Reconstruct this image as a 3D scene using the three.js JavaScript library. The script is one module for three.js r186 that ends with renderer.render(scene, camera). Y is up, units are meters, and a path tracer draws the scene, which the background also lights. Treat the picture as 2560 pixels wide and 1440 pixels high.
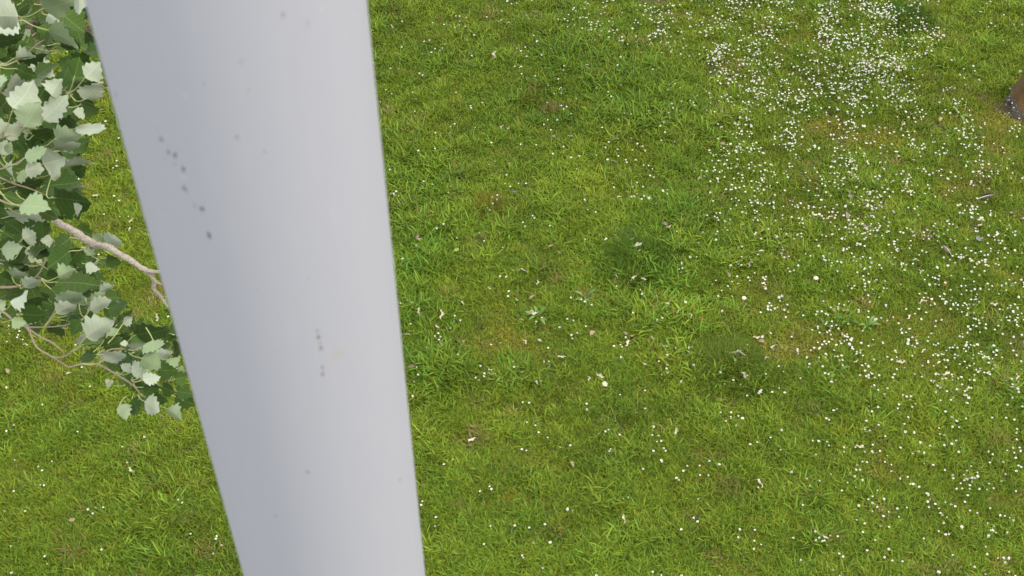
import * as THREE from 'three';
import { mergeGeometries } from 'three/addons/utils/BufferGeometryUtils.js';
import { createNoise2D, createNoise3D } from 'simplex-noise';

// ---------------------------------------------------------------- camera, sky, sun, exposure
const W = 2560, H = 1440, FOCAL = 3500, CAM_Y = 6, PITCH = 46.6, ROLL = -0.8;
const scene = new THREE.Scene();
const camera = new THREE.PerspectiveCamera(2 * Math.atan(H / 2 / FOCAL) * 180 / Math.PI, W / H, 0.05, 400);
camera.rotation.order = 'YXZ';
camera.position.set(0, CAM_Y, 0);
camera.rotation.set(-PITCH * Math.PI / 180, 0, ROLL * Math.PI / 180);
camera.focus = 7.8; camera.userData.fStop = 17;
camera.updateMatrixWorld(true); camera.updateProjectionMatrix();

function makeSky() {                                   // bright thin overcast, a little brighter towards the zenith
  const w = 64, h = 32, d = new Float32Array(w * h * 4);
  for (let j = 0; j < h; j++) for (let i = 0; i < w; i++) {
    const el = (j + 0.5) / h - 0.5, s = Math.max(0, Math.sin(el * Math.PI));
    const b = el < 0 ? 0.35 : 0.66 + 0.5 * s, k = (j * w + i) * 4;
    d[k] = b * 0.95; d[k + 1] = b * 0.99; d[k + 2] = b * 1.07; d[k + 3] = 1;
  }
  const t = new THREE.DataTexture(d, w, h, THREE.RGBAFormat, THREE.FloatType);
  t.mapping = THREE.EquirectangularReflectionMapping; t.magFilter = THREE.LinearFilter; t.needsUpdate = true;
  return t;
}
scene.background = makeSky(); scene.environment = scene.background;
const sun = new THREE.DirectionalLight(0xfff4e2, 1.2);
sun.position.set(13, 15, -3); sun.target.position.set(0, 0, -6);
sun.castShadow = true; sun.shadow.radius = 22; sun.shadow.mapSize.set(4096, 4096);
Object.assign(sun.shadow.camera, { left: -12, right: 12, top: 12, bottom: -12, near: 1, far: 60 });
scene.add(sun, sun.target);
const EXPOSURE = 1.6;

// ---------------------------------------------------------------- helpers
function rng(a) { return () => { a |= 0; a = a + 0x6D2B79F5 | 0; let t = Math.imul(a ^ a >>> 15, 1 | a); t = t + Math.imul(t ^ t >>> 7, 61 | t) ^ t; return ((t ^ t >>> 14) >>> 0) / 4294967296; }; }
const R = rng(7), rr = (a, b, f = R) => a + (b - a) * f();
const n2 = createNoise2D(rng(11)), n2b = createNoise2D(rng(12)), n2c = createNoise2D(rng(13)), n3 = createNoise3D(rng(14));
const V = (x, y, z) => new THREE.Vector3(x, y, z);
const camPos = camera.position.clone();
const ray = (px, py) => V((px - W / 2) / FOCAL, (H / 2 - py) / FOCAL, -1).applyQuaternion(camera.quaternion);
const at = (px, py, z) => ray(px, py).multiplyScalar(z).add(camPos);
const ground = (px, py, y = 0) => { const v = ray(px, py); return v.multiplyScalar((y - camPos.y) / v.y).add(camPos); };
const inv = camera.quaternion.clone().invert();
const project = (p) => { const q = p.clone().sub(camPos).applyQuaternion(inv); return [W / 2 - q.x / q.z * FOCAL, H / 2 + q.y / q.z * FOCAL, -q.z]; };
const lin = (r, g, b) => new THREE.Color().setRGB(r, g, b);
const taken = {};
function named(o, name) { const n = taken[name] = (taken[name] ?? -1) + 1; o.name = n ? name + '_' + String(n).padStart(3, '0') : name; return o; }
function tag(o, label, category, group, kind) { o.userData.label = label; if (category) o.userData.category = category; if (group) o.userData.group = group; if (kind) o.userData.kind = kind; return o; }
function add(o, name, label, category, group, kind) { named(o, name); tag(o, label, category, group, kind); scene.add(o); return o; }
function part(geo, mat, name, parent) { const m = new THREE.Mesh(geo, mat); m.name = name; m.castShadow = m.receiveShadow = true; parent.add(m); return m; }
function geom(pos, idx, col, uv) {
  const g = new THREE.BufferGeometry();
  g.setAttribute('position', new THREE.Float32BufferAttribute(pos, 3));
  if (uv) g.setAttribute('uv', new THREE.Float32BufferAttribute(uv, 2));
  if (col) g.setAttribute('color', new THREE.Float32BufferAttribute(col, 3));
  g.setIndex(idx); g.computeVertexNormals(); return g;
}
function tube(pts, radii, sides = 7, knob = 0, seed = 0) {                 // tapered tube through points, optional knobbly bark
  const c = new THREE.CatmullRomCurve3(pts), n = Math.max(4, (pts.length - 1) * 4), fr = c.computeFrenetFrames(n, false), pos = [], idx = [], uv = [];
  for (let i = 0; i <= n; i++) {
    const t = i / n, p = c.getPoint(t), f = t * (radii.length - 1), k = Math.min(radii.length - 2, Math.floor(f)), r = radii[k] + (radii[k + 1] - radii[k]) * (f - k);
    for (let j = 0; j <= sides; j++) {
      const a = (j % sides) / sides * 2 * Math.PI, ww = r * (1 + knob * n3(Math.cos(a) * 1.3 + seed, Math.sin(a) * 1.3, t * n * 0.55));
      pos.push(p.x + ww * (Math.cos(a) * fr.normals[i].x + Math.sin(a) * fr.binormals[i].x), p.y + ww * (Math.cos(a) * fr.normals[i].y + Math.sin(a) * fr.binormals[i].y), p.z + ww * (Math.cos(a) * fr.normals[i].z + Math.sin(a) * fr.binormals[i].z));
      uv.push(j / sides, t * n * 0.25);
      if (i < n && j < sides) { const q = i * (sides + 1) + j; idx.push(q, q + sides + 1, q + 1, q + 1, q + sides + 1, q + sides + 2); }
    }
  }
  return geom(pos, idx, null, uv);
}
function dataTex(w, h, f, srgb = true, repeat = true) {
  const d = new Uint8Array(w * h * 4);
  for (let j = 0; j < h; j++) for (let i = 0; i < w; i++) { const c = f(i / w, j / h), k = (j * w + i) * 4; for (let m = 0; m < 3; m++) d[k + m] = Math.max(0, Math.min(255, c[m] * 255)); d[k + 3] = 255; }
  const t = new THREE.DataTexture(d, w, h); if (srgb) t.colorSpace = THREE.SRGBColorSpace;
  if (repeat) t.wrapS = t.wrapT = THREE.RepeatWrapping;
  t.magFilter = THREE.LinearFilter; t.minFilter = THREE.LinearMipmapLinearFilter; t.generateMipmaps = true; t.needsUpdate = true; return t;
}
const tor = (u, v, f, ns = n3) => { const a = u * 2 * Math.PI, b = v * 2 * Math.PI; return 0.5 * (ns(Math.cos(a) * f, Math.sin(a) * f, Math.cos(b) * f + 31) + ns(Math.cos(b) * f + 9, Math.sin(b) * f, Math.sin(a) * f + 7)); };
const mix = (a, b, t) => a + (b - a) * t, clamp01 = (x) => Math.max(0, Math.min(1, x)), smooth = (a, b, x) => { const t = clamp01((x - a) / (b - a)); return t * t * (3 - 2 * t); };

// ---------------------------------------------------------------- ground
const thatch = dataTex(1024, 1024, (u, v) => {
  const a = tor(u, v, 3), b = tor(u, v, 14), c = R(), m = smooth(-0.35, 0.45, a + 0.5 * b);
  const k = 0.65 + 0.7 * c * c;
  return [mix(0.36, 0.31, m) * k, mix(0.31, 0.38, m) * k, mix(0.2, 0.13, m) * k];
});
const soilTex = dataTex(512, 512, (u, v) => { const a = tor(u, v, 5), b = tor(u, v, 18), c = R(), k = 0.75 + 0.2 * a + 0.25 * b + 0.35 * c * c; return [0.34 * k, 0.29 * k, 0.2 * k]; });
{
  const g = new THREE.PlaneGeometry(240, 240); g.rotateX(-Math.PI / 2);
  const uv = g.attributes.uv; for (let i = 0; i < uv.count; i++) uv.setXY(i, uv.getX(i) * 120, uv.getY(i) * 120);
  const m = new THREE.Mesh(g, new THREE.MeshStandardMaterial({ map: thatch, roughness: 1 })); m.receiveShadow = true;
  add(m, 'lawn_ground', 'mossy olive brown earth under the grass', 'ground', null, 'structure');
}
// bare earth, as irregular low sheets: [px, py, radius across m, radius along m]
const soils = [[1632, -12, 0.17, 0.12, 'bare brown earth patch at the edge of the daisies'], [2560, 274, 0.19, 0.16, 'bare earth ring round the lichened tree foot'], [140, 85, 0.34, 0.22, 'bare earth under the poplar branches']].map(([x, y, a, b, l]) => ({ p: ground(x, y), a, b, l }));
for (const s of soils) {
  const pos = [0, 0.006, 0], idx = [], uv = [0.5, 0.5], n = 40;
  for (let i = 0; i < n; i++) { const t = i / n * 2 * Math.PI, k = 1 + 0.28 * n2(Math.cos(t) * 1.4 + s.p.x * 3, Math.sin(t) * 1.4); pos.push(Math.cos(t) * s.a * k, 0.004, Math.sin(t) * s.b * k); uv.push(0.5 + Math.cos(t) * s.a, 0.5 + Math.sin(t) * s.b); idx.push(0, 1 + (i + 1) % n, 1 + i); }
  const m = new THREE.Mesh(geom(pos, idx, null, uv), new THREE.MeshStandardMaterial({ map: soilTex, roughness: 1 })); m.position.set(s.p.x, 0, s.p.z); m.receiveShadow = true;
  add(m, 'soil_patch', s.l, 'soil', null, 'structure');
}
const soilAt = (x, z) => { let k = 0; for (const s of soils) { const d = Math.hypot((x - s.p.x) / s.a, (z - s.p.z) / s.b) + 0.3 * n2(x * 9, z * 9); k = Math.max(k, 1 - smooth(0.7, 1.25, d)); } return k; };

// ---------------------------------------------------------------- lawn character: lush and thin places as in the photograph [px, py, rx, ry, lush, yellow]
const blobs = [[1080, 480, 120, 90, .5, -.5], [1050, 620, 100, 90, .45, -.5], [1040, 770, 70, 110, .45, -.5], [1080, 930, 90, 50, .5, -.2], [1270, 955, 70, 40, .4, 0], [1390, 150, 60, 50, .4, -.6],
  [1560, 200, 80, 110, .5, -.1], [1650, 300, 180, 70, .45, .1], [1750, 560, 90, 50, .4, -.2], [1640, 790, 100, 40, .6, .1], [1600, 650, 120, 100, .35, -.7], [1250, 250, 100, 80, .3, -.4], [1150, 90, 90, 60, .3, .3],
  [2110, 450, 120, 40, .4, 0], [2440, 90, 130, 110, .05, .3], [2270, 60, 80, 50, -.2, -.5], [1640, 90, 150, 60, -.1, -.2], [2060, 250, 200, 160, -.25, 0], [2170, 340, 120, 40, -.5, .2], [1270, 860, 110, 35, -.6, .3],
  [1960, 870, 130, 40, -.6, .4], [1900, 745, 90, 60, -.4, .4], [1540, 850, 90, 50, -.3, .4], [1480, 490, 80, 60, -.3, .4], [2260, 790, 130, 70, -.4, .3], [390, 760, 50, 60, -.7, .4], [2480, 300, 60, 90, -.4, .3],
  [2240, 660, 90, 40, -.3, 0], [1760, 930, 90, 50, .1, -.3], [2460, 470, 100, 60, -.3, .2], [1220, 520, 60, 40, -.1, .5], [1700, 450, 120, 60, .2, 0], [230, 350, 60, 120, 0, .2], [2350, 930, 150, 60, -.2, .2]]
  .map(([x, y, rx, ry, l, t]) => { const c = ground(x, y), e = ground(x + rx, y), f = ground(x, y - ry); return { x: c.x, z: c.z, a: Math.abs(e.x - c.x), b: Math.abs(f.z - c.z), l, t }; });
function lawn(x, z) {
  let l = 0.47 + 0.2 * n2(x * 0.9, z * 0.9) + 0.16 * n2b(x * 3.1, z * 3.1) + 0.1 * n2(x * 9, z * 9), t = 0.24 + 0.3 * n2c(x * 0.8, z * 0.8) + 0.24 * n2c(x * 4 + 9, z * 4);
  for (const b of blobs) { const d = ((x - b.x) / b.a) ** 2 + ((z - b.z) / b.b) ** 2; if (d < 5) { const k = Math.exp(-d); l += b.l * k * 0.75; t += b.t * k; } }
  return [clamp01(l), Math.max(-1, Math.min(1, t))];
}

// ---------------------------------------------------------------- grass
function blade(pos, idx, x, z, yaw, len, wid, lean, curl, segs = 3) {
  const dx = Math.cos(yaw), dz = Math.sin(yaw), sx = -dz, sz = dx, o = pos.length / 3; let px = x, py = 0, pz = z, a = lean;
  for (let i = 0; i <= segs; i++) {
    const w = wid / 2 * (i === segs ? 0.08 : 1 - 0.5 * (i / segs) ** 2) * (i === 0 ? 0.75 : 1);
    pos.push(px - sx * w, py, pz - sz * w, px + sx * w, py + 0.12 * w, pz + sz * w);
    if (i < segs) idx.push(o + 2 * i, o + 2 * i + 1, o + 2 * i + 2, o + 2 * i + 1, o + 2 * i + 3, o + 2 * i + 2);
    const s = len / segs; px += dx * Math.sin(a) * s; pz += dz * Math.sin(a) * s; py += Math.cos(a) * s; a += curl / segs;
    if (py < 0.004) py = 0.004;
  }
}
function tuft(seed, n, rad, len, wid, lean, curl, segs) {
  const f = rng(seed), pos = [], idx = [], col = [];
  for (let i = 0; i < n; i++) {
    const a = f() * 6.283, r = rad * (0.35 * f() + 0.75 * f() * f() + 0.1 * f()) * 1.25, br = Math.exp(rr(-0.42, 0.42, f)), hue = rr(-1, 1, f);
    blade(pos, idx, Math.cos(a) * r, Math.sin(a) * r, f() * 6.283, rr(...len, f), rr(...wid, f), rr(...lean, f), rr(...curl, f), segs);   // each blade has one colour from root to tip
    while (col.length < pos.length) col.push(br * (1 + 0.22 * hue), br, br * (1 - 0.2 * hue));
  }
  return geom(pos, idx, col);
}
const grassMat = new THREE.MeshPhysicalMaterial({ color: 0xffffff, vertexColors: true, roughness: 0.55, specularIntensity: 0.3, side: THREE.DoubleSide });
const three = (s, ...a) => [tuft(s, ...a), tuft(s + 1, ...a), tuft(s + 2, ...a)];
const kinds = [
  ['moss', 'low olive moss and tiny leaves between the grass', three(1, 100, 0.08, [0.008, 0.024], [0.004, 0.008], [0.5, 1.4], [0, 0.6], 2)],
  ['short_grass', 'short mown lawn grass', three(11, 88, 0.08, [0.022, 0.05], [0.0028, 0.005], [0.25, 1.25], [0.2, 1.1], 2)],
  ['lush_grass', 'longer lush green lawn grass', three(21, 78, 0.08, [0.035, 0.078], [0.003, 0.0058], [0.15, 1], [0.4, 1.6], 3)],
  ['broad_grass', 'broad bladed coarse grass in the lush places', three(31, 24, 0.06, [0.06, 0.115], [0.0055, 0.009], [0.35, 1], [0.3, 1.4], 4)],
  ['straw', 'scattered dead straw coloured blades in the lawn', three(41, 5, 0.08, [0.018, 0.05], [0.0018, 0.0034], [1.0, 1.5], [-0.1, 0.5], 2)],
];
const puts = kinds.map((k) => k[2].map(() => ({ m: [], c: [] })));
const mm = new THREE.Matrix4(), qq = new THREE.Quaternion(), ee = new THREE.Euler(), sc = V(1, 1, 1), pp = V(0, 0, 0);
{
  const f = rng(21), c0 = ground(-420, -330), c1 = ground(2980, -330), c2 = ground(-420, 1720), c3 = ground(2980, 1720);
  const z0 = Math.min(c0.z, c1.z), z1 = Math.max(c2.z, c3.z), N = 42000;
  for (let made = 0; made < N; made++) {
    const z = mix(z0, z1, f()), k = (z - z0) / (z1 - z0), x = mix(mix(c0.x, c2.x, k), mix(c1.x, c3.x, k), f());
    const s = soilAt(x, z), [l, t] = lawn(x, z);
    const put = (kind) => {
      const list = puts[kind], p = list[Math.floor(f() * 3)], size = rr(0.8, 1.15, f) * (kind === 0 || kind === 4 ? 1 : 0.78 + 0.42 * l);
      pp.set(x, 0, z); ee.set(rr(-0.1, 0.1, f), f() * 6.283, rr(-0.1, 0.1, f)); sc.set(size, size * rr(0.85, 1.15, f), size);
      mm.compose(pp, qq.setFromEuler(ee), sc); p.m.push(mm.clone());
      const yellowness = clamp01(0.5 + 0.5 * t + (f() - 0.5) * 0.5), br = rr(0.85, 1.2, f) * (1 + 0.1 * n2c(x * 0.7 + 40, z * 0.7) + 0.09 * n2b(x * 2.3, z * 2.3 + 60));   // sward patches of paler and deeper green
      let c = [mix(0.08, 0.19, yellowness), mix(0.17, 0.24, yellowness), mix(0.013, 0.018, yellowness)];
      if (kind === 0) c = [mix(0.125, 0.215, yellowness), mix(0.155, 0.21, yellowness), mix(0.014, 0.022, yellowness)];
      if (kind === 4) c = [mix(0.34, 0.55, yellowness), mix(0.28, 0.46, yellowness), mix(0.14, 0.26, yellowness)];
      if (kind < 3 && f() < 0.03) c = [0.2, 0.165, 0.05];
      p.c.push(c[0] * br, c[1] * br, c[2] * br);
    };
    if (f() < 0.2) put(4);
    if (f() < s * 1.1) continue;
    const v = l + (f() - 0.5) * 0.5, kind = v < 0.27 ? 0 : v < 0.56 ? 1 : v < 0.84 ? 2 : 3; put(kind);
    if (kind === 3) put(2);
  }
}
kinds.forEach(([name, label, geos], i) => {
  geos.forEach((g, j) => {
    const { m, c } = puts[i][j]; if (!m.length) return;
    const im = new THREE.InstancedMesh(g, grassMat, m.length);
    m.forEach((x, k) => im.setMatrixAt(k, x));
    im.instanceColor = new THREE.InstancedBufferAttribute(new Float32Array(c), 3);
    im.castShadow = im.receiveShadow = true;
    add(im, name, label, 'grass', null, 'stuff');
  });
});

// ---------------------------------------------------------------- pole
const edge = (px, py) => { const v = ray(px, py); return Math.atan2(v.x, -v.z); };
const POLE_R = 0.07, aL = edge(346, 490), aR = edge(967, 490), poleD = POLE_R / Math.sin((aR - aL) / 2), poleA = (aL + aR) / 2;
const poleX = Math.sin(poleA) * poleD, poleZ = -Math.cos(poleA) * poleD;
{
  const onPole = (px, py) => { const v = ray(px, py), ox = -poleX, oz = -poleZ, a = v.x * v.x + v.z * v.z, b = v.x * ox + v.z * oz, c = ox * ox + oz * oz - POLE_R * POLE_R, t = (-b - Math.sqrt(Math.max(0, b * b - a * c))) / a; return [Math.atan2(v.x * t + ox, v.z * t + oz), camPos.y + v.y * t, t]; };
  const yTop = onPole(640, -200)[1], yBot = onPole(800, 1500)[1], th0 = Math.atan2(-poleX, -poleZ);
  const S = 1024, cv = document.createElement('canvas'); cv.width = S; cv.height = S; const g = cv.getContext('2d');
  g.fillStyle = '#bfbfc7'; g.fillRect(0, 0, S, S);
  const arc = 2.95, pxm = S / (yTop - yBot), pxa = S / (arc * POLE_R), put = (th, y) => [S * (0.5 + (th - th0) / arc), S * (yTop - y) / (yTop - yBot)];
  const f = rng(33);
  for (let i = 0; i < 900; i++) { const x = 30 + f() * (S - 60), y = 30 + f() * (S - 60), r = 3 + f() * 26; g.globalAlpha = 0.014 + 0.016 * f(); g.fillStyle = f() < 0.5 ? '#b6b6be' : '#cecfd5'; g.beginPath(); g.ellipse(x, y, r * 0.6, r * (1 + f()), 0, 0, 6.3); g.fill(); }
  const speck = (px, py, r, col, al) => {
    const [th, y, t] = onPole(px, py), [cx, cy] = put(th, y), m = r * t / FOCAL;
    for (let i = 0; i < 7; i++) { g.globalAlpha = al * 0.7; g.fillStyle = col; g.beginPath(); const k = i ? 0.45 : 0.75, d = i ? 0.75 : 0; g.ellipse(cx + (f() - .5) * 2 * m * pxa * d, cy + (f() - .5) * 2 * m * pxm * d, m * pxa * k * rr(.6, 1.1, f), m * pxm * k * rr(.6, 1.1, f), f() * 3, 0, 6.3); g.fill(); }
  };
  for (const [x, y, r, c, a] of [[290, 237, 6, 0, .45], [392, 322, 4, 0, .18], [402, 347, 8, 0, .4], [420, 380, 6, 0, .6], [438, 388, 9, 1, .5], [412, 398, 4, 0, .2], [457, 423, 7, 0, .6], [436, 410, 5, 0, .2], [462, 473, 8, 0, .5], [488, 514, 4, 0, .35], [505, 523, 7, 0, .65], [521, 588, 7, 0, .75], [592, 343, 6, 0, .28], [661, 379, 4, 0, .28],
    [708, 37, 7, 0, .25], [770, 60, 10, 0, .07], [621, 224, 6, 2, .28], [603, 155, 7, 0, .1], [508, 210, 6, 0, .1], [793, 828, 4, 1, .4], [797, 843, 6, 1, .6], [800, 858, 4, 1, .4], [803, 870, 6, 1, .4], [807, 918, 5, 0, .45], [806, 935, 6, 0, .4], [772, 697, 3, 0, .25], [643, 727, 3, 0, .25], [414, 524, 4, 0, .15], [835, 892, 26, 2, .035], [860, 880, 18, 2, .03], [460, 240, 11, 3, .1], [458, 442, 10, 3, .12], [805, 25, 7, 3, .14], [885, 33, 8, 3, .12], [1000, 1200, 5, 0, .3], [770, 1180, 5, 0, .4], [690, 1290, 4, 0, .35]])
    speck(x, y, r, ['#3d322d', '#4b2b22', '#c9803f', '#f2f2ee'][c], a);
  const tx = new THREE.CanvasTexture(cv); tx.colorSpace = THREE.SRGBColorSpace; tx.wrapS = tx.wrapT = THREE.ClampToEdgeWrapping; tx.magFilter = THREE.LinearFilter;
  const n = 96, rows = [0, 0.3, 1, 2, 3, 4, yBot, (yBot + yTop) / 2, yTop, 7, 8.5], pos = [], uv = [], idx = [];
  rows.forEach((y, i) => { for (let j = 0; j <= n; j++) { const th = th0 - Math.PI + j / n * 2 * Math.PI; pos.push(Math.sin(th) * POLE_R, y, Math.cos(th) * POLE_R); uv.push(Math.min(1, Math.max(0, 0.5 + (th - th0) / arc)), Math.min(1, Math.max(0, (y - yBot) / (yTop - yBot)))); if (i + 1 < rows.length && j < n) { const q = i * (n + 1) + j; idx.push(q, q + 1, q + n + 1, q + 1, q + n + 2, q + n + 1); } } });
  const root = new THREE.Group(); root.position.set(poleX, 0, poleZ);
  part(geom(pos, idx, null, uv), new THREE.MeshPhysicalMaterial({ map: tx, roughness: 0.6, clearcoat: 0.08, clearcoatRoughness: 0.5 }), 'shaft', root);
  const cap = new THREE.SphereGeometry(POLE_R, 32, 10, 0, Math.PI * 2, 0, Math.PI / 2); cap.scale(1, 0.35, 1); cap.translate(0, 8.5, 0);
  part(cap, new THREE.MeshPhysicalMaterial({ color: 0xb9bcc0, roughness: 0.45 }), 'cap', root);
  const fl = new THREE.LatheGeometry([[0.071, 0.2], [0.08, 0.19], [0.085, 0.03], [0.15, 0.022], [0.155, 0.018], [0.155, 0]].map(([a, b]) => new THREE.Vector2(a, b)), 40);
  part(fl, new THREE.MeshPhysicalMaterial({ color: 0xb0b4b8, roughness: 0.5 }), 'base_collar', root);
  add(root, 'pole', 'wide smooth light grey painted pole with small dark specks', 'pole');
}

// ---------------------------------------------------------------- white poplar
const leafCanvas = () => {
  const S = 512, cv = document.createElement('canvas'); cv.width = S * 2; cv.height = S; const g = cv.getContext('2d'), f = rng(44);
  for (const side of [0, 1]) {
    g.save(); g.beginPath(); g.rect(side * S, 0, S, S); g.clip(); g.translate(side * S, 0);
    g.fillStyle = side ? '#bcc6a9' : '#4a6620'; g.fillRect(0, 0, S, S);
    for (let i = 0; i < 700; i++) { g.globalAlpha = 0.05 + 0.05 * f(); g.fillStyle = side ? (f() < .5 ? '#a8b394' : '#cdd4c0') : (f() < .5 ? '#3c5619' : '#597530'); g.beginPath(); const r = 4 + 22 * f(); g.ellipse(f() * S, f() * S, r, r * .6, f() * 3, 0, 6.3); g.fill(); }
    g.strokeStyle = side ? '#d8dec0' : '#8aa258'; g.lineCap = 'round';
    g.globalAlpha = 0.85; g.lineWidth = 9; g.beginPath(); g.moveTo(S / 2, S); g.lineTo(S / 2, 20); g.stroke();
    g.globalAlpha = side ? 0.6 : 0.5; for (let k = 0; k < 6; k++) for (const s of [-1, 1]) { const y = S * (0.97 - k * 0.14); g.lineWidth = 4.5 - k * .4; g.beginPath(); g.moveTo(S / 2, y); g.quadraticCurveTo(S / 2 + s * S * .25, y - S * .1, S / 2 + s * S * .49, y - S * (.24 - .01 * k)); g.stroke(); }
    g.globalAlpha = side ? .22 : .2; g.lineWidth = 2; for (let k = 0; k < 60; k++) { const x = f() * S, y = f() * S, a = f() * 6.3; g.beginPath(); g.moveTo(x, y); g.lineTo(x + 30 * Math.cos(a), y + 30 * Math.sin(a)); g.stroke(); }
    g.restore();
  }
  const t = new THREE.CanvasTexture(cv); t.colorSpace = THREE.SRGBColorSpace; t.magFilter = THREE.LinearFilter; return t;
};
const leafTex = leafCanvas();
const leafMat = (c) => new THREE.MeshPhysicalMaterial({ map: leafTex, color: c, roughness: 0.9, side: THREE.DoubleSide, transmission: 0.28, thickness: 0, specularIntensity: 0.6 });
const leafMats = [leafMat(lin(1, 1, 1)), leafMat(lin(0.74, 0.82, 0.66)), leafMat(lin(0.95, 0.94, 0.9)), leafMat(lin(0.62, 0.72, 0.5))];
function leafGeo(seed) {                                      // unit leaf: base at 0, tip at +y, green face +z, felted face -z
  const f = rng(seed), rows = 26, cols = [-1, -0.55, -0.03, 0.03, 0.55, 1], teeth = 4 + f() * 1.3, ph = [f(), f()], cup = rr(-0.28, 0.38, f), bend = rr(-0.42, 0.45, f), skew = rr(-0.06, 0.06, f), wav = f() * 6, pk = rr(.62, .8, f), pos = [], uv = [], idx = [];
  for (const side of [0, 1]) for (let i = 0; i <= rows; i++) {
    const t = i / rows; let w = 0.47 * Math.pow(Math.sin(Math.PI * Math.pow(t, pk)), 0.8) * (1 - 0.38 * t * t); if (i === 0) w = 0.012; if (i === rows) w = 0.004;
    for (const c of cols) {
      const s = c < 0 ? 0 : 1, saw = (t * teeth + ph[s]) % 1, tooth = (Math.abs(c) === 1 && t > 0.08 && t < 0.98) ? 0.15 * (saw < .7 ? saw / .7 : (1 - saw) / .3) - 0.05 : 0, x = (c * w + Math.sign(c) * tooth * Math.min(1, w * 4)) + skew * Math.sin(Math.PI * t);
      const z = cup * x * x * 3 + bend * (t - 0.3) * (t - 0.3) + 0.034 * Math.sin(9 * t + wav + c * 2) * Math.abs(c) + (Math.abs(c) < .1 ? -0.006 : 0) + (side ? -0.004 : 0.004);
      pos.push(x, t, z); uv.push((side ? 0.5 : 0) + 0.5 * (0.5 + 0.49 * (x / 0.5)), 0.01 + t * 0.98);
    }
    if (i < rows) for (let j = 0; j < 5; j++) { const q = side * (rows + 1) * 6 + i * 6 + j; if (side) idx.push(q, q + 6, q + 1, q + 1, q + 6, q + 7); else idx.push(q, q + 1, q + 6, q + 1, q + 7, q + 6); }
  }
  return geom(pos, idx, null, uv);
}
const leafGeos = Array.from({ length: 9 }, (_, i) => leafGeo(60 + i));
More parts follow.
